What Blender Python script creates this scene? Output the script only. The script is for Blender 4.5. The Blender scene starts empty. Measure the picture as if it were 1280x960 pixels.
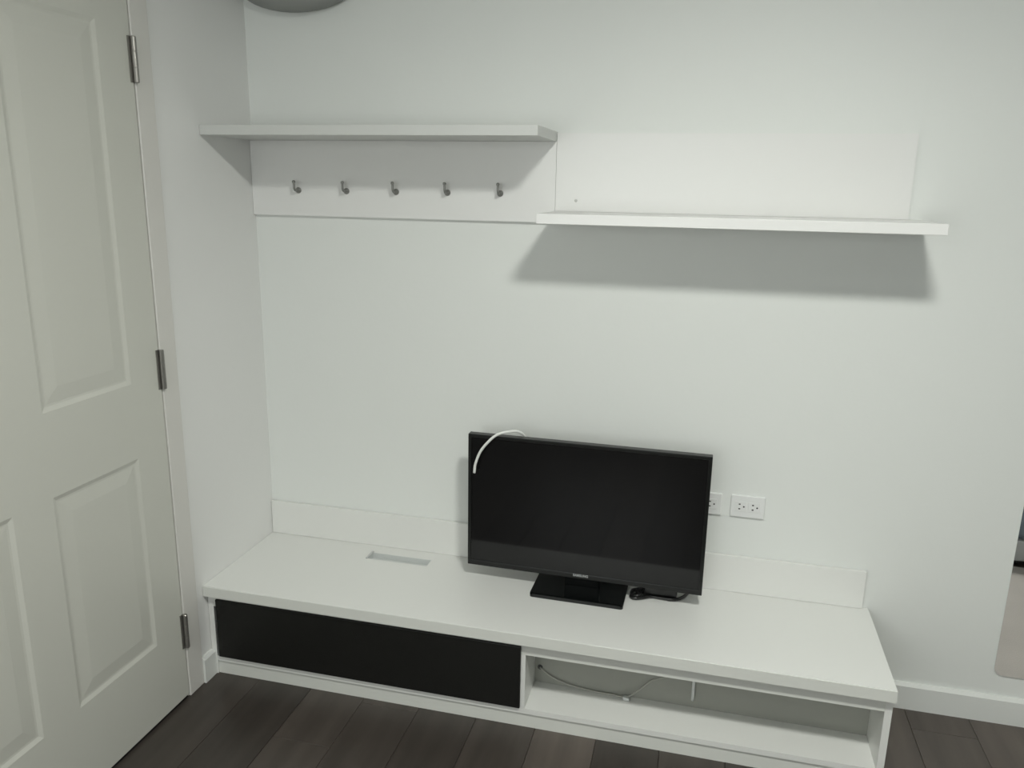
import bpy, bmesh, math, random
from mathutils import Vector, Matrix
random.seed(7)
scene = bpy.context.scene
COL = scene.collection
S = 0.91            # all lengths below are written in survey units, one unit = 0.91 m

# ------------------------------------------------------------------ camera
def cam_axes(yaw, pitch, roll):
    cy, sy, cp, sp = math.cos(yaw), math.sin(yaw), math.cos(pitch), math.sin(pitch)
    f = Vector((-sy*cp, cy*cp, -sp)); r = Vector((cy, sy, 0)); u = r.cross(f)
    cr, sr = math.cos(roll), math.sin(roll)
    return r*cr + u*sr, u*cr - r*sr, f
cam = bpy.data.cameras.new('camera'); cam_o = bpy.data.objects.new('camera', cam); COL.objects.link(cam_o)
cam.sensor_fit = 'HORIZONTAL'; cam.sensor_width = 36; cam.lens = 995.68/1280*36
cam.clip_start = 0.02
r_, u_, f_ = cam_axes(.2404, .2423, .0181)
loc = Vector((1.6082, -2.6288, 1.6919))*S
cam_o.matrix_world = Matrix(((r_.x, u_.x, -f_.x, loc.x), (r_.y, u_.y, -f_.y, loc.y), (r_.z, u_.z, -f_.z, loc.z), (0, 0, 0, 1)))
scene.camera = cam_o

# ------------------------------------------------------------------ world, fill light, exposure
w = bpy.data.worlds.new('world'); scene.world = w; w.use_nodes = True
w.node_tree.nodes['Background'].inputs[0].default_value = (.55, .7, 1, 1)
w.node_tree.nodes['Background'].inputs[1].default_value = .12
scene.view_settings.view_transform = 'Standard'; scene.view_settings.look = 'None'
scene.view_settings.gamma = 1; scene.view_settings.use_curve_mapping = False
scene.view_settings.exposure = 0.04
LAMP = 200.0         # strength of the ceiling lamp's diffuser
FILL = 19.0          # watts of fill light from the added window behind the camera
X1, Y1, H = 5.6, -4.2, 2.78     # room

# ------------------------------------------------------------------ helpers
def mat(name, col, rough=.5, metal=0, spec=.5, bump=0, bscale=80, var=0, vscale=3, coat=0):
    m = bpy.data.materials.new(name); m.use_nodes = True; nt = m.node_tree; b = nt.nodes['Principled BSDF']
    b.inputs['Base Color'].default_value = (*col, 1); b.inputs['Roughness'].default_value = rough
    b.inputs['Metallic'].default_value = metal; b.inputs['Specular IOR Level'].default_value = spec
    b.inputs['Coat Weight'].default_value = coat
    tc = nt.nodes.new('ShaderNodeTexCoord')
    if var:
        n = nt.nodes.new('ShaderNodeTexNoise'); n.inputs['Scale'].default_value = vscale; n.inputs['Detail'].default_value = 4
        nt.links.new(tc.outputs['Object'], n.inputs['Vector'])
        mx = nt.nodes.new('ShaderNodeMix'); mx.data_type = 'RGBA'
        mx.inputs['A'].default_value = (*[c*(1-var) for c in col], 1); mx.inputs['B'].default_value = (*[min(1, c*(1+var)) for c in col], 1)
        nt.links.new(n.outputs['Fac'], mx.inputs['Factor']); nt.links.new(mx.outputs['Result'], b.inputs['Base Color'])
    if bump:
        n = nt.nodes.new('ShaderNodeTexNoise'); n.inputs['Scale'].default_value = bscale; n.inputs['Detail'].default_value = 3
        nt.links.new(tc.outputs['Object'], n.inputs['Vector'])
        bp = nt.nodes.new('ShaderNodeBump'); bp.inputs['Strength'].default_value = bump; bp.inputs['Distance'].default_value = .002
        nt.links.new(n.outputs['Fac'], bp.inputs['Height']); nt.links.new(bp.outputs['Normal'], b.inputs['Normal'])
    return m
M = dict(
    wall=mat('wall_paint', (.78, .80, .775), .55, bump=.15, bscale=60, var=.012, vscale=2),
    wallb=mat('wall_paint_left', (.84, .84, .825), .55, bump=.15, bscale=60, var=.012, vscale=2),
    ceil=mat('ceiling_paint', (.75, .76, .75), .8),
    trim=mat('trim_paint', (.76, .775, .75), .35),
    casing=mat('casing_paint', (.715, .70, .665), .45, var=.01, vscale=6),
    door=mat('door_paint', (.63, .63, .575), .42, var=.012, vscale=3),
    lam=mat('white_laminate', (.775, .78, .755), .32, var=.006, vscale=5),
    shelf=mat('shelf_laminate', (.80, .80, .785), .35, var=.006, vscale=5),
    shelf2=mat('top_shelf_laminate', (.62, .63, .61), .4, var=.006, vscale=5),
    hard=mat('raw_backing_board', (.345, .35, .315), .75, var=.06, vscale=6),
    edge=mat('laminate_shaded', (.72, .73, .69), .4),  # laminate greyed so upright bench fronts look shaded
    black=mat('black_laminate', (.0105, .0105, .0095), .4, spec=.3, bump=.2, bscale=300),
    steel=mat('brushed_steel', (.30, .29, .27), .35, metal=.8),
    hook=mat('hook_steel', (.28, .28, .265), .35, metal=.6),
    alu=mat('aluminium', (.62, .63, .63), .3, metal=.85),
    slot=mat('slot_grey', (.66, .68, .67), .35, metal=.2),
    bezel=mat('tv_bezel', (.008, .0085, .008), .3, spec=.35),
    screen=mat('tv_glass', (.0052, .0052, .0055), .065, spec=.42),
    tvback=mat('tv_back', (.012, .012, .012), .5),
    tvbase=mat('tv_base', (.006, .007, .007), .1, spec=.5),
    logo=mat('logo_print', (.42, .43, .43), .4),
    cordw=mat('white_cord', (.80, .81, .78), .4),
    cordg=mat('grey_cord', (.43, .43, .39), .5),
    blackp=mat('black_plastic', (.012, .012, .012), .3),
    outlet=mat('outlet_plastic', (.80, .81, .80), .22),
    hole=mat('socket_hole', (.05, .05, .05), .6),
    screw=mat('screw_cap', (.55, .55, .53), .5),
    fitting=mat('fitting_plastic', (.27, .28, .265), .6),
    mirror=mat('mirror_glass', (.86, .88, .87), .015, metal=1),
    mback=mat('mirror_back', (.5, .52, .52), .5),
    bedbase=mat('bed_base', (.66, .66, .67), .5),
    beddark=mat('bed_foot_and_shade', (.02, .02, .02), .5),
    bedding=mat('blue_grey_bedding', (.24, .28, .34), .9, bump=.3, bscale=25, var=.1, vscale=9),
    sub=mat('subfloor', (.03, .026, .024), .8),
)
def floor_mat():
    m = mat('laminate_planks', (.1, .09, .08), .36, spec=.5); nt = m.node_tree; b = nt.nodes['Principled BSDF']
    oi = nt.nodes.new('ShaderNodeObjectInfo'); tc = nt.nodes.new('ShaderNodeTexCoord')
    mp = nt.nodes.new('ShaderNodeMapping'); mp.inputs['Scale'].default_value = (22, 1.6, 1)
    ad = nt.nodes.new('ShaderNodeVectorMath'); ad.operation = 'SCALE'
    cmb = nt.nodes.new('ShaderNodeCombineXYZ'); ml = nt.nodes.new('ShaderNodeMath'); ml.operation = 'MULTIPLY'; ml.inputs[1].default_value = 40
    nt.links.new(oi.outputs['Random'], ml.inputs[0]); nt.links.new(ml.outputs[0], cmb.inputs['X']); nt.links.new(ml.outputs[0], cmb.inputs['Y'])
    av = nt.nodes.new('ShaderNodeVectorMath'); av.operation = 'ADD'
    nt.links.new(tc.outputs['Object'], mp.inputs['Vector']); nt.links.new(mp.outputs[0], av.inputs[0]); nt.links.new(cmb.outputs[0], av.inputs[1])
    n = nt.nodes.new('ShaderNodeTexNoise'); n.inputs['Scale'].default_value = 1; n.inputs['Detail'].default_value = 6
    nt.links.new(av.outputs[0], n.inputs['Vector'])
    r = nt.nodes.new('ShaderNodeMapRange'); r.inputs['From Min'].default_value = .3; r.inputs['From Max'].default_value = .7
    r.inputs['To Min'].default_value = .80; r.inputs['To Max'].default_value = 1.2
    nt.links.new(n.outputs['Fac'], r.inputs['Value'])
    sc = nt.nodes.new('ShaderNodeVectorMath'); sc.operation = 'SCALE'
    nt.links.new(oi.outputs['Color'], sc.inputs[0]); nt.links.new(r.outputs[0], sc.inputs['Scale'])
    nt.links.new(sc.outputs[0], b.inputs['Base Color'])
    return m
M['floor'] = floor_mat()

def tag(o, label=None, cat=None, group=None, kind=None):
    if label: o['label'] = label
    if cat: o['category'] = cat
    if group: o['group'] = group
    if kind: o['kind'] = kind
    return o
def empty(name, loc):
    o = bpy.data.objects.new(name, None); o.empty_display_size = .05; COL.objects.link(o); o.location = Vector(loc)*S; return o
def box(bm, x0, x1, y0, y1, z0, z1, bev=0, seg=2):
    vs = [bm.verts.new((x, y, z)) for x in (min(x0, x1), max(x0, x1)) for y in (min(y0, y1), max(y0, y1)) for z in (min(z0, z1), max(z0, z1))]
    fs = [bm.faces.new([vs[i] for i in q]) for q in ((0, 1, 3, 2), (4, 6, 7, 5), (0, 4, 5, 1), (2, 3, 7, 6), (0, 2, 6, 4), (1, 5, 7, 3))]
    if bev:
        es = {e for f in fs for e in f.edges}
        bmesh.ops.bevel(bm, geom=list(es), offset=bev, segments=seg, affect='EDGES', profile=.5)
    return bm
def B(*a, **k): return box(bmesh.new(), *a, **k)
def obj(name, bm, m, parent=None, origin=None, smooth=False):
    """bm in room coordinates (survey units); origin = point that becomes the object's own origin"""
    if origin is None:
        origin = Vector((0, 0, 0)) if parent is None else parent.matrix_basis.translation/S
        if parent is not None and parent.parent is not None: origin = origin + parent.parent.matrix_basis.translation/S
    origin = Vector(origin)
    bmesh.ops.recalc_face_normals(bm, faces=bm.faces)
    for v in bm.verts: v.co = (v.co - origin)*S
    me = bpy.data.meshes.new(name); bm.to_mesh(me); bm.free(); me.materials.append(m)
    if smooth:
        for p in me.polygons: p.use_smooth = True
    o = bpy.data.objects.new(name, me); COL.objects.link(o)
    if parent is None: o.location = origin*S
    else: o.parent = parent
    return o
def tube(bm, pts, r, n=10, steps=8):
    P = [Vector(p) for p in pts]
    P = [P[0]*2-P[1]] + P + [P[-1]*2-P[-2]]
    C = []
    for i in range(1, len(P)-2):
        for k in range(steps):
            t = k/steps; a, b, c, d = P[i-1:i+3]
            C.append(.5*((2*b)+(c-a)*t+(2*a-5*b+4*c-d)*t*t+(3*b-a-3*c+d)*t**3))
    C.append(P[-2])
    rings = []; nrm = None
    for i, p in enumerate(C):
        t = (C[min(i+1, len(C)-1)]-C[max(i-1, 0)]).normalized()
        if nrm is None: nrm = t.orthogonal().normalized()
        nrm = (nrm - t*nrm.dot(t)).normalized(); bn = t.cross(nrm)
        rings.append([bm.verts.new(p+(nrm*math.cos(2*math.pi*j/n)+bn*math.sin(2*math.pi*j/n))*r) for j in range(n)])
    for a, b in zip(rings, rings[1:]):
        for j in range(n): bm.faces.new((a[j], a[(j+1) % n], b[(j+1) % n], b[j]))
    bm.faces.new(rings[0][::-1]); bm.faces.new(rings[-1])
    return bm
def lathe(bm, c, axis, prof, n=24, sx=1, sy=1):
    """prof: (distance along axis, radius) pairs; axis 'x','y','z' with sign"""
    c = Vector(c); sg = -1 if axis[0] == '-' else 1; ax = axis[-1]
    A = {'x': Vector((1, 0, 0)), 'y': Vector((0, 1, 0)), 'z': Vector((0, 0, 1))}[ax]*sg
    U = {'x': Vector((0, 1, 0)), 'y': Vector((1, 0, 0)), 'z': Vector((1, 0, 0))}[ax]; V = {'x': Vector((0, 0, 1)), 'y': Vector((0, 0, 1)), 'z': Vector((0, 1, 0))}[ax]
    rings = [[bm.verts.new(c+A*d+(U*math.cos(2*math.pi*j/n)*sx+V*math.sin(2*math.pi*j/n)*sy)*max(r, 1e-4)) for j in range(n)] for d, r in prof]
    for a, b in zip(rings, rings[1:]):
        for j in range(n): bm.faces.new((a[j], a[(j+1) % n], b[(j+1) % n], b[j]))
    bm.faces.new(rings[0][::-1]); bm.faces.new(rings[-1])
    return bm
def prism(bm, poly, axis, a0, a1):
    """poly: 2-D outline, extruded along an axis between a0 and a1 ('y': poly is x,z ; 'z': poly is x,y ; 'x': poly is y,z)"""
    def P(q, a): return {'y': (q[0], a, q[1]), 'z': (q[0], q[1], a), 'x': (a, q[0], q[1])}[axis]
    A = [bm.verts.new(P(q, a0)) for q in poly]; Bv = [bm.verts.new(P(q, a1)) for q in poly]
    n = len(poly)
    for i in range(n): bm.faces.new((A[i], A[(i+1) % n], Bv[(i+1) % n], Bv[i]))
    bm.faces.new(A[::-1]); bm.faces.new(Bv)
    return bm
def rrect(x0, x1, y0, y1, r, n=6):
    out = []
    for cx, cy, a in ((x1-r, y1-r, 0), (x0+r, y1-r, 90), (x0+r, y0+r, 180), (x1-r, y0+r, 270)):
        for k in range(n+1):
            t = math.radians(a+90*k/n); out.append((cx+r*math.cos(t), cy+r*math.sin(t)))
    return out
def struct(name, bm, m, parent=None, **k):
    o = obj(name, bm, m, parent, **k)
    if parent is None: o['kind'] = 'structure'
    return o

# ------------------------------------------------------------------ the room
T = .1
struct('wall_back', B(-T, X1+T, 0, T, -.02, H), M['wall'])
DY0, DY1, DZ = -.594, -1.634, 2.262           # door leaf: hinge edge, free edge, top
OY0, OY1, OZ = -.590, -1.640, 2.268           # opening inside the jambs
bm = bmesh.new()
box(bm, -T, 0, 0, OY0+.03, -.02, H); box(bm, -T, 0, OY1-.03, Y1, -.02, H); box(bm, -T, 0, OY0+.03, OY1-.03, OZ+.03, H)
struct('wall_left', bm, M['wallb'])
WX0, WX1, WZ0, WZ1 = .1, 1.5, .95, 2.25
struct('wall_right', B(X1, X1+T, 0, Y1, -.02, H), M['wall'])
bm = bmesh.new()
box(bm, -T, WX0, Y1-T, Y1, -.02, H); box(bm, WX1, X1+T, Y1-T, Y1, -.02, H); box(bm, WX0, WX1, Y1-T, Y1, -.02, WZ0); box(bm, WX0, WX1, Y1-T, Y1, WZ1, H)
struct('wall_front', bm, M['wall'])
struct('ceiling', B(-T, X1+T, Y1-T, T, H, H+.08), M['ceil'])
fl = struct('floor', B(-T, X1+T, Y1-T, T, -.07, -.0135), M['sub'])
# laminate planks, running towards the wall, each one a piece
PW, PL, G = .1975, 1.25, .0010
base = Vector((.047, .039, .0335))
tone = {-1: 1.3, 0: 1.2, 1: .92, 2: 1.4, 3: 1.35, 4: 1.0, 5: 1.1, 6: 1.7, 7: 1.05, 8: .98, 9: .9, 10: 1.1, 11: 2.0, 12: 1.75, 13: 2.1, 14: 1.5}
first = None
for c in range(-1, 29):
    x0 = -.015+PW*c; x1 = x0+PW
    off = {6: -.2, 7: -.43, 11: -.9, 12: -.12, 13: -.25, 1: -.95, 2: -.7}.get(c, -((c*0.47+.31) % 1.25))
    y = off+PL; k = 0
    while y > Y1:
        ya, yb = min(y, 0), max(y-PL, Y1)
        xa, xb = max(x0, 0), min(x1, X1)
        if ya-yb > .03 and xb-xa > .01:
            full = abs((ya-yb)-PL) < 1e-6 and abs(xb-xa-PW) < 1e-6
            cx, cy = (xa+xb)/2, (ya+yb)/2
            if full and first is not None:
                p = first.copy(); COL.objects.link(p)
            else:
                p = obj('plank', B(xa+G/2, xb-G/2, yb+G/2, ya-G/2, -.0135, 0, bev=.0012, seg=1), M['floor'], fl, origin=(cx, cy, 0))
                if full: first = p
            p.location = Vector((cx, cy, 0))*S
            t = tone.get(c, 1)*(1 if k == 0 else random.uniform(.82, 1.2))
            if c in (1, 12) : t = tone[c]
            p.color = (base.x*t, base.y*t, base.z*t, 1); k += 1
        y -= PL
# skirting boards
def skirt(name, a, b, side):
    h, t = .095, .016
    prof = [(0, 0), (t, 0), (t, h-.010), (t*.45, h), (0, h)]
    if side == 'back': bm = prism(bmesh.new(), [(-p, q) for p, q in prof], 'x', a, b)
    if side == 'left': bm = prism(bmesh.new(), prof, 'y', a, b)
    if side == 'right': bm = prism(bmesh.new(), [(X1-p, q) for p, q in prof], 'y', a, b)
    if side == 'front': bm = prism(bmesh.new(), [(Y1+p, q) for p, q in prof], 'x', a, b)
    return struct(name, bm, M['trim'])
skirt('baseboard_back', 2.204, X1, 'back')
bm = prism(bmesh.new(), [(0, 0), (.016, 0), (.016, .085), (.007, .095), (0, .095)], 'y', -.4505, -.5135)
prism(bm, [(0, 0), (.016, 0), (.016, .085), (.007, .095), (0, .095)], 'y', -1.718, Y1+.017)
struct('baseboard_left', bm, M['trim'])
skirt('baseboard_right', -.017, Y1+.017, 'right'); skirt('baseboard_front', 0, X1, 'front')

# door frame and door in the left wall
tr = struct('trim_1', B(0, .009, OY0+.0005, OY0+.076, 0, OZ+.076, bev=.003), M['casing'])
struct('casing', B(0, .009, OY1-.076, OY1-.0005, 0, OZ+.076, bev=.003), M['casing'], tr)
struct('casing', B(0, .009, OY0, OY1, OZ+.0005, OZ+.076, bev=.003), M['casing'], tr)
bm = bmesh.new(); box(bm, -T, 0, OY0, OY0+.029, 0, OZ+.029); box(bm, -T, 0, OY1, OY1-.029, 0, OZ+.029); box(bm, -T, 0, OY0, OY1, OZ, OZ+.029)
box(bm, -T, -.05, OY0, OY0-.014, 0, OZ); box(bm, -T, -.05, OY1, OY1+.014, 0, OZ)
struct('jamb', bm, M['casing'], tr)
xf = .006; xb = -.044
YC = [DY0, -.722, -1.045, -1.17, -1.493, DY1]; ZC = [.012, .27, .892, 1.118, 2.10, DZ]
bm = bmesh.new()
for i in range(5):
    if i in (0, 2, 4): box(bm, xb, xf, YC[i], YC[i+1], ZC[0], ZC[5])
    else:
        for j in (0, 2, 4): box(bm, xb, xf, YC[i], YC[i+1], ZC[j], ZC[j+1])
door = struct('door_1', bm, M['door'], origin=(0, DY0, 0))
def door_panel(ya, yb, z0, z1):
    bm = bmesh.new(); y0, y1 = min(ya, yb), max(ya, yb)
    rings = []
    for ins, dep in ((0, 0), (.012, -.0045), (.018, -.005), (.058, -.001)):
        rings.append([bm.verts.new((xf+dep, y, z)) for y, z in ((y0+ins, z0+ins), (y1-ins, z0+ins), (y1-ins, z1-ins), (y0+ins, z1-ins))])
    back = [bm.verts.new((xb+.003, y, z)) for y, z in ((y0, z0), (y1, z0), (y1, z1), (y0, z1))]
    rings.insert(0, back)
    for a, b in zip(rings, rings[1:]):
        for j in range(4): bm.faces.new((a[j], a[(j+1) % 4], b[(j+1) % 4], b[j]))
    bm.faces.new(rings[0][::-1]); bm.faces.new(rings[-1])
    return bm
for i in (1, 3):
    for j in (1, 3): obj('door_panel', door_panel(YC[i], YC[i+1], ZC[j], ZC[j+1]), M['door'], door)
hm = None
for z in (.248, 1.135, 2.017):
    bm = bmesh.new()
    lathe(bm, (.0150, OY0-.002, z-.061), 'z', [(0, .006), (.002, .0075), (.039, .0075), (.040, .0068), (.041, .0075), (.081, .0075), (.082, .0068), (.083, .0075), (.120, .0075), (.122, .006)], n=12)
    box(bm, .0055, .0085, OY0-.003, OY0-.017, z-.061, z+.061)
    tag(obj('hinge', bm, M['steel'], door, smooth=False), 'grey steel hinge knuckle')
# unseen window added in the wall behind the camera, to carry soft fill light
bm = bmesh.new()
for xa, xb_, za, zb in ((WX0, WX0+.05, WZ0, WZ1), (WX1-.05, WX1, WZ0, WZ1), (WX0+.05, WX1-.05, WZ0, WZ0+.05), (WX0+.05, WX1-.05, WZ1-.05, WZ1), (0.77, 0.83, WZ0+.05, WZ1-.05)):
    box(bm, xa, xb_, Y1-.05, Y1-.002, za, zb)
win = struct('fill_window_1', bm, M['trim'])
gm = mat('fill_window_glass', (1, 1, 1), .0); gm.node_tree.nodes['Principled BSDF'].inputs['Transmission Weight'].default_value = 1
for a_, b_ in ((WX0+.05, .77), (.83, WX1-.05)): obj('pane', B(a_, b_, Y1-.03, Y1-.024, WZ0+.05, WZ1-.05), gm, win)
li = bpy.data.lights.new('window_fill_light', 'AREA'); li.shape = 'RECTANGLE'; li.size = 1.3*S; li.size_y = 1.2*S; li.energy = FILL; li.color = (.97, 1, .98)
lo = bpy.data.objects.new('window_fill_light', li); COL.objects.link(lo); lo.location = Vector((.8, Y1+.02, 1.6))*S
lo.rotation_euler = (math.radians(90), 0, 0)

# ceiling lamp
CL = (1.87, -1.95)
lamp = empty('ceiling_lamp', (*CL, H)); tag(lamp, 'round white ceiling lamp with a glowing opal diffuser above the room', 'lamp')
obj('lamp_base', lathe(bmesh.new(), (*CL, H-.0005), '-z', [(0, .19), (.012, .195), (.02, .19)], n=40), M['trim'], lamp)
em = bpy.data.materials.new('lamp_diffuser'); em.use_nodes = True; b = em.node_tree.nodes['Principled BSDF']
b.inputs['Base Color'].default_value = (.8, .8, .8, 1); b.inputs['Emission Color'].default_value = (.985, 1, .94, 1); b.inputs['Emission Strength'].default_value = LAMP
bm = bmesh.new(); lathe(bm, (*CL, H-.0205), '-z', [(0, .19), (.034, .188), (.036, .184), (.036, .170), (.034, .168), (.003, .166)], n=40)
obj('lamp_baffle', bm, M['trim'], lamp)  # unseen rim deepened into a baffle that dims the upper wall
obj('lamp_shade', lathe(bmesh.new(), (*CL, H-.0245), '-z', [(0, .164), (.003, .164)], n=40), em, lamp)

# ------------------------------------------------------------------ TV bench
bench = empty('tv_bench', (1.1, -.235, 0))
tag(bench, 'long low white laminate TV bench with a black flap front and an open compartment', 'tv bench')
ZT, ZB = .347, .309; YF = -.450
def grid_slab(xs, ys, z0, z1, hole):
    bm = bmesh.new(); V = {}
    for k, z in enumerate((z0, z1)):
        for i, x in enumerate(xs):
            for j, y in enumerate(ys): V[i, j, k] = bm.verts.new((x, y, z))
    nx, ny = len(xs)-1, len(ys)-1
    cells = {(i, j) for i in range(nx) for j in range(ny)} - {hole}
    for i, j in cells:
        for k in (0, 1): bm.faces.new((V[i, j, k], V[i+1, j, k], V[i+1, j+1, k], V[i, j+1, k]))
        for (di, dj, a, c) in ((-1, 0, (i, j), (i, j+1)), (1, 0, (i+1, j), (i+1, j+1)), (0, -1, (i, j), (i+1, j)), (0, 1, (i, j+1), (i+1, j+1))):
            if (i+di, j+dj) not in cells:
                bm.faces.new((V[a[0], a[1], 0], V[c[0], c[1], 0], V[c[0], c[1], 1], V[a[0], a[1], 1]))
    return bm
obj('shaded_front_strip', B(.001, 2.203, -.4732, -.4721, ZB+.0005, ZT-.0015), M['edge'], bench)  # thin added strip, its greyer colour stands for shade on the slab front
SX0, SX1, SY0, SY1 = .452, .687, -.123, -.070
bm = grid_slab([.001, SX0, SX1, 2.203], [-.472, SY0, SY1, -.001], ZB, ZT, (1, 1))
es = [e for e in bm.edges if all(abs(v.co.y+.472) < 1e-5 and abs(v.co.z-ZT) < 1e-5 for v in e.verts) or all(abs(v.co.x-2.203) < 1e-5 and abs(v.co.z-ZT) < 1e-5 for v in e.verts)]
bmesh.ops.bevel(bm, geom=es, offset=.0025, segments=2, affect='EDGES')
obj('bench_top', bm, M['lam'], bench)
bm = bmesh.new(); t = .003
box(bm, SX0, SX1, SY0, SY1, ZB+.012, ZB+.018)
box(bm, SX0, SX0+t, SY0, SY1, ZB+.018, ZT-.001); box(bm, SX1-t, SX1, SY0, SY1, ZB+.018, ZT-.001)
box(bm, SX0+t, SX1-t, SY0, SY0+t, ZB+.018, ZT-.001); box(bm, SX0+t, SX1-t, SY1-t, SY1, ZB+.018, ZT-.001)
slot = tag(obj('cable_slot', bm, M['slot'], bench), 'grey metal lined cable slot')
bm = bmesh.new(); o_ = .004
box(bm, SX0-o_, SX0+.005, SY0-o_, SY1+o_, ZT, ZT+.004, bev=.0015)
obj('slot_rim', bm, M['alu'], slot)
bm = box(bmesh.new(), .002, 2.183, -.014, -.0015, ZT+.0005, .481, bev=.0015)
obj('back_board', bm, M['lam'], bench)
obj('side_panel', B(.002, .022, YF, -.02, .0, ZB), M['lam'], bench)
obj('side_panel', B(2.182, 2.202, YF, -.02, .0, ZB), M['lam'], bench)
obj('divider', B(1.116, 1.134, YF, -.2985, .0705, .2625), M['lam'], bench)
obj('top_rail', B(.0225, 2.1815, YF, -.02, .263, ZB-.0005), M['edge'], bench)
obj('bottom_panel', B(.0225, 2.1815, YF, -.02, .052, .070), M['lam'], bench)
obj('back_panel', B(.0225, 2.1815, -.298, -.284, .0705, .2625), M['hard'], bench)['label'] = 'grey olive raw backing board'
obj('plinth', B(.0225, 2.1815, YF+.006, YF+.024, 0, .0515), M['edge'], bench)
obj('flap_door', B(.036, 1.120, YF-.010, YF-.0005, .074, .294, bev=.002), M['black'], bench)['label'] = 'matt black flap front'
# cords inside the open compartment
CORD_PTS = [(1.152, -.3005, .128), (1.19, -.304, .103), (1.252, -.305, .083), (1.33, -.306, .0745), (1.395, -.308, .0745), (1.444, -.314, .078), (1.486, -.304, .107),
            (1.522, -.3015, .144), (1.565, -.3015, .166), (1.60, -.3015, .19), (1.615, -.3015, .25)]
STX = 1.656
bm = tube(bmesh.new(), CORD_PTS, .0026, n=8)
cd = obj('loose_cord', bm, M['cordg'], origin=(1.43, -.30, .071), smooth=True); tag(cd, 'thin pale cord hanging in the open compartment of the TV bench', 'cord')
obj('connector', B(1.434, 1.456, -.326, -.309, .0705, .082, bev=.003), M['slot'], cd)
tag(obj('cord_hole', lathe(bmesh.new(), (CORD_PTS[0][0], -.2985, CORD_PTS[0][2]), '-y', [(0, .009), (.001, .009)], n=14), M['hole'], bench), 'small dark cord hole')
bm = tube(bmesh.new(), [(STX, -.3045, .262), (STX, -.3045, .22), (STX-.001, -.305, .17), (STX-.001, -.305, .10)], .0055, n=8)
tag(obj('hanging_strap', bm, M['slot'], origin=(STX, -.29, .2), smooth=True), 'short pale strap hanging from the roof of the open bench compartment', 'strap')

# ------------------------------------------------------------------ upper shelves
W = -.015
up = empty('hook_shelf', (.55, 0, 1.8)); tag(up, 'white wall shelf at upper left with a back board and five coat hooks', 'shelf')
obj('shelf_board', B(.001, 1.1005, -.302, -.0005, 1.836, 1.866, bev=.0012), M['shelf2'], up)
obj('back_panel', B(.001, 1.1005, W, -.0005, 1.581, 1.8355), M['shelf'], up)
hk = None
for x, z in ((.183, 1.668), (.366, 1.6685), (.549, 1.669), (.733, 1.670), (.916, 1.671)):
    if hk is None:
        bm = bmesh.new()
        lathe(bm, (x, W, z), '-y', [(0, .0105), (.003, .0108), (.0055, .009), (.007, .0055), (.020, .0045)], n=14)
        tube(bm, [(x, W-.018, z), (x, W-.026, z+.001), (x, W-.031, z+.007), (x, W-.032, z+.018), (x, W-.033, z+.026)], .0042, n=8, steps=4)
        lathe(bm, (x, W-.033, z+.024), 'z', [(0, .004), (.002, .0055), (.006, .006), (.009, .004), (.010, .001)], n=12)
        hk = obj('coat_hook', bm, M['hook'], up, origin=(x, W, z), smooth=True); c = hk
    else:
        c = hk.copy(); COL.objects.link(c)
    c.location = (Vector((x, W, z)) - Vector((.55, 0, 1.8)))*S
hk['label'] = 'small steel coat hook'
lw = empty('display_shelf', (1.65, 0, 1.6)); tag(lw, 'plain white wall shelf at right, set lower than the hook shelf, casting a broad shadow', 'shelf')
obj('shelf_board', B(1.1015, 2.203, -.302, -.0005, 1.589, 1.6185, bev=.0012), M['shelf'], lw)
bp = obj('back_panel', B(1.1015, 2.163, W, -.0005, 1.619, 1.862), M['shelf'], lw)
obj('screw_cap', lathe(bmesh.new(), (1.169, W, 1.653), '-y', [(0, .005), (.001, .005), (.002, .003)], n=10), M['screw'], bp)

# ------------------------------------------------------------------ television
tx, ty, tz, tw, th = 1.258, -.174, .643, .803, .479
tv = empty('television', (tx, -.16, ZT)); tag(tv, 'black flat screen television standing on the white bench', 'television')
x0, x1, z0, z1 = tx-tw/2, tx+tw/2, tz-th/2, tz+th/2
bm = bmesh.new(); bz = .0115
box(bm, x0, x1, ty, ty+.028, z1-bz, z1, bev=.002); box(bm, x0, x1, ty, ty+.028, z0, z0+.019, bev=.002)
box(bm, x0, x0+bz, ty, ty+.028, z0+.017, z1-bz+.002, bev=.0015); box(bm, x1-bz, x1, ty, ty+.028, z0+.017, z1-bz+.002, bev=.0015)
fr = obj('bezel', bm, M['bezel'], tv)
obj('screen', B(x0+bz-.002, x1-bz+.002, ty+.0025, ty+.012, z0+.016, z1-bz+.002), M['screen'], tv)
bm = bmesh.new(); box(bm, x0+.006, x1-.006, ty+.0125, ty+.034, z0+.004, z1-.004, bev=.004); box(bm, x0+.12, x1-.12, ty+.030, ty+.070, z0+.03, z1-.12, bev=.02)
obj('rear_cover', bm, M['tvback'], tv)
bm = bmesh.new(); box(bm, tx-.06, tx+.06, -.142, -.116, ZT+.012, z0+.06, bev=.004); obj('stand_neck', bm, M['tvbase'], tv)
bm = prism(bmesh.new(), rrect(1.096, 1.412, -.238, -.070, .010), 'z', ZT+.0005, ZT+.012)
bmesh.ops.bevel(bm, geom=[e for e in bm.edges if all(v.co.z > ZT+.011 for v in e.verts)], offset=.003, segments=2, affect='EDGES')
obj('stand_base', bm, M['tvbase'], tv)
cu = bpy.data.curves.new('maker_mark', 'FONT'); cu.body = 'SAMSUNG'; cu.size = .0125*S; cu.align_x = 'CENTER'; cu.align_y = 'CENTER'; cu.extrude = .0003; cu.space_character = 1.05; cu.offset = .0003
tmp = bpy.data.objects.new('tmp', cu); COL.objects.link(tmp)
dg = bpy.context.evaluated_depsgraph_get(); me = bpy.data.meshes.new_from_object(tmp.evaluated_get(dg)); bpy.data.objects.remove(tmp)
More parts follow.
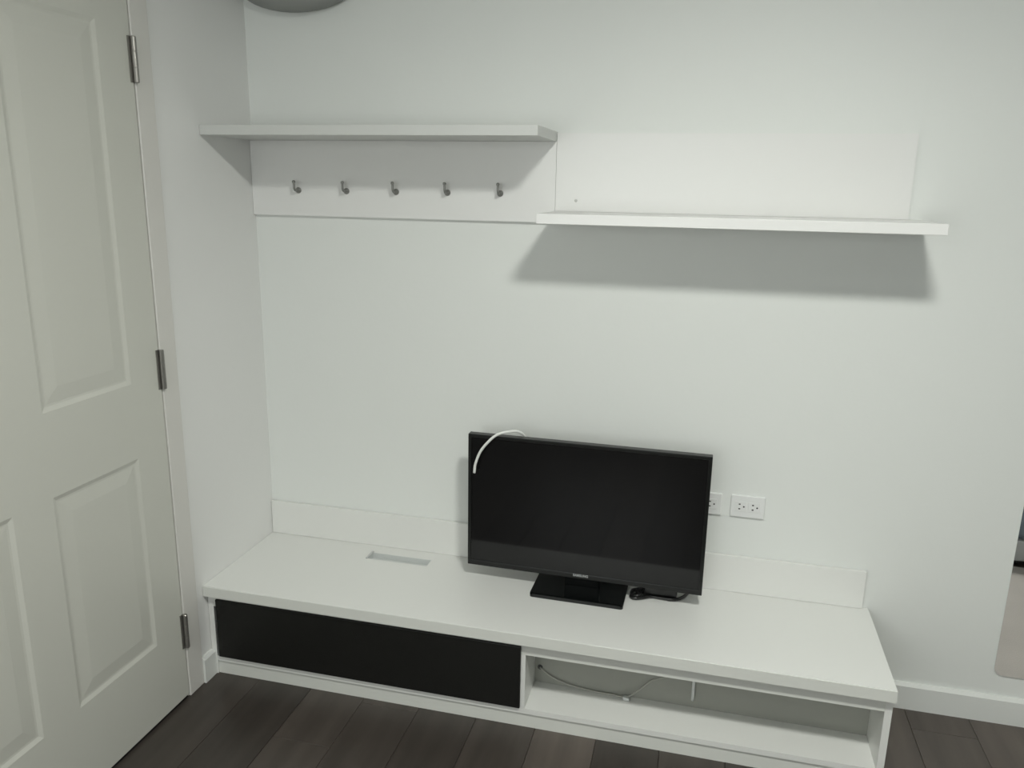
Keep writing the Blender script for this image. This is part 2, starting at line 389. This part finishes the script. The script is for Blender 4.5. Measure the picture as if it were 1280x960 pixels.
me.materials.clear(); me.materials.append(M['logo'])
lg = bpy.data.objects.new('maker_mark', me); COL.objects.link(lg); lg.parent = fr
lg.location = (Vector((tx, ty-.0004, z0+.0125)) - Vector((tx, -.16, ZT)))*S; lg.rotation_euler = (math.radians(90), 0, 0)
lg.scale = (.87, 1, 1)
tv.rotation_euler = (0, 0, -.012)

# white aerial cord flopped over the top left corner of the TV
bm = tube(bmesh.new(), [(.8845, -.189, .752), (.889, -.191, .785), (.906, -.192, .830), (.932, -.192, .866), (.960, -.186, .892), (.992, -.168, .9005), (1.025, -.146, .897),
     (1.045, -.115, .86), (1.05, -.085, .75), (1.045, -.060, .6), (1.05, -.045, .45), (1.07, -.040, .375), (1.12, -.045, .355), (1.2, -.05, .3525)], .0046, n=10)
tag(obj('aerial_cord', bm, M['cordw'], origin=(1.2, -.05, .3525), smooth=True), 'white cord arching over the top left corner of the television', 'cord')
# black adapter and its cord behind the stand
ad = empty('power_adapter', (1.52, -.11, ZT)); tag(ad, 'small black power adapter with a curled cord beside the television stand', 'adapter')
obj('adapter_body', B(1.468, 1.580, -.130, -.085, ZT+.0005, ZT+.038, bev=.005), M['blackp'], ad)
bm = tube(bmesh.new(), [(1.488, -.105, .361), (1.46, -.12, .356), (1.44, -.138, .3545), (1.428, -.150, .3545), (1.442, -.163, .3545), (1.470, -.150, .3545), (1.495, -.135, .3545), (1.53, -.136, .3545), (1.57, -.136, .3545), (1.6, -.11, .3545), (1.62, -.06, .3545), (1.63, -.03, .37)], .0055, n=8)
tube(bm, [(1.43, -.110, .356), (1.445, -.125, .363), (1.458, -.145, .363), (1.445, -.155, .36), (1.430, -.135, .356), (1.435, -.118, .361), (1.46, -.11, .364), (1.48, -.1, .356)], .006, n=8)
obj('cord', bm, M['blackp'], ad, smooth=True)
ad2 = tag(obj('plug_block', B(1.452, 1.482, -.082, -.045, ZT+.0005, ZT+.03, bev=.004), M['slot'], origin=(1.467, -.06, ZT)), 'grey plug lying on the bench behind the black adapter', 'plug')

# ------------------------------------------------------------------ wall sockets
def outlet(cx, cz):
    r = empty('wall_outlet', (cx, 0, cz))
    obj('face_plate', B(cx-.0555, cx+.0555, -.009, -.0003, cz-.039, cz+.039, bev=.003, seg=3), M['outlet'], r)
    for dx in (-.0215, .0215):
        s = obj('socket', B(cx+dx-.019, cx+dx+.019, -.0105, -.0092, cz-.018, cz+.018, bev=.0006, seg=1), M['outlet'], r)
        bm = bmesh.new()
        box(bm, cx+dx-.0075, cx+dx-.0015, -.0110, -.0106, cz+.0060, cz+.0105); box(bm, cx+dx-.0075, cx+dx-.0015, -.0110, -.0106, cz-.0105, cz-.0060)
        lathe(bm, (cx+dx+.0095, -.0106, cz), '-y', [(0, .0030), (.0004, .0030)], n=10)
        obj('pin_holes', bm, M['hole'], s)
    return r
tag(outlet(1.788, .6625), 'white double wall outlet in full view right of the television', 'outlet')
tag(outlet(1.648, .6615), 'white double wall outlet half hidden behind the television edge', 'outlet')

# ------------------------------------------------------------------ fitting high on the wall
ft = empty('wall_fitting', (.21, 0, 2.335)); tag(ft, 'rounded grey fitting high on the wall, mostly cut off by the top of the picture', 'wall fitting')
obj('fitting_body', lathe(bmesh.new(), (.215, -.0135, 2.335), '-y', [(0, .95), (.006, .99), (.02, 1), (.035, .94), (.046, .78), (.052, .5), (.054, .0)], n=40, sx=.215, sy=.093), M['fitting'], ft, smooth=True)
obj('fitting_base', lathe(bmesh.new(), (.215, -.0003, 2.335), '-y', [(0, 1), (.013, 1)], n=40, sx=.2, sy=.083), M['fitting'], ft)

# ------------------------------------------------------------------ mirror and the bed it shows
mr = empty('wall_mirror', (2.95, 0, .17)); tag(mr, 'tall frameless mirror with rounded corners at the right edge of the wall', 'mirror')
obj('mirror_glass', prism(bmesh.new(), rrect(2.604, 3.30, .170, 1.90, .03), 'y', -.006, -.004), M['mirror'], mr)
obj('backing', prism(bmesh.new(), rrect(2.612, 3.292, .178, 1.892, .03), 'y', -.0039, -.0003), M['mback'], mr)
bed = empty('bed', (3.5, -1.9, 0)); tag(bed, 'bed with a white base and blue grey cover, seen only in the mirror', 'bed')
obj('bed_base', B(2.85, 4.15, -3.1, -1.31, .022, .125, bev=.006), M['bedbase'], bed)
bm = bmesh.new()
for x in (2.9, 4.04):
    for y in (-3.0, -1.43): box(bm, x, x+.06, y, y+.06, 0, .022)
box(bm, 2.86, 4.14, -3.09, -1.325, .004, .0215)  # dark slab painted in as the shadow gap under the base
obj('foot_and_shade', bm, M['beddark'], bed)
obj('bed_cover', B(2.84, 4.16, -3.11, -1.30, .1255, .50, bev=.05, seg=4), M['bedding'], bed, smooth=True)

rug = B(2.705, 4.0, -1.27, -.10, .0003, .012, bev=.004)
tag(obj('rug', rug, mat('rug_pile', (.50, .455, .43), .95, bump=.6, bscale=220, var=.12, vscale=5), origin=(3.35, -.8, 0)), 'pinkish beige rug in front of the bed, seen only in the mirror', 'rug')
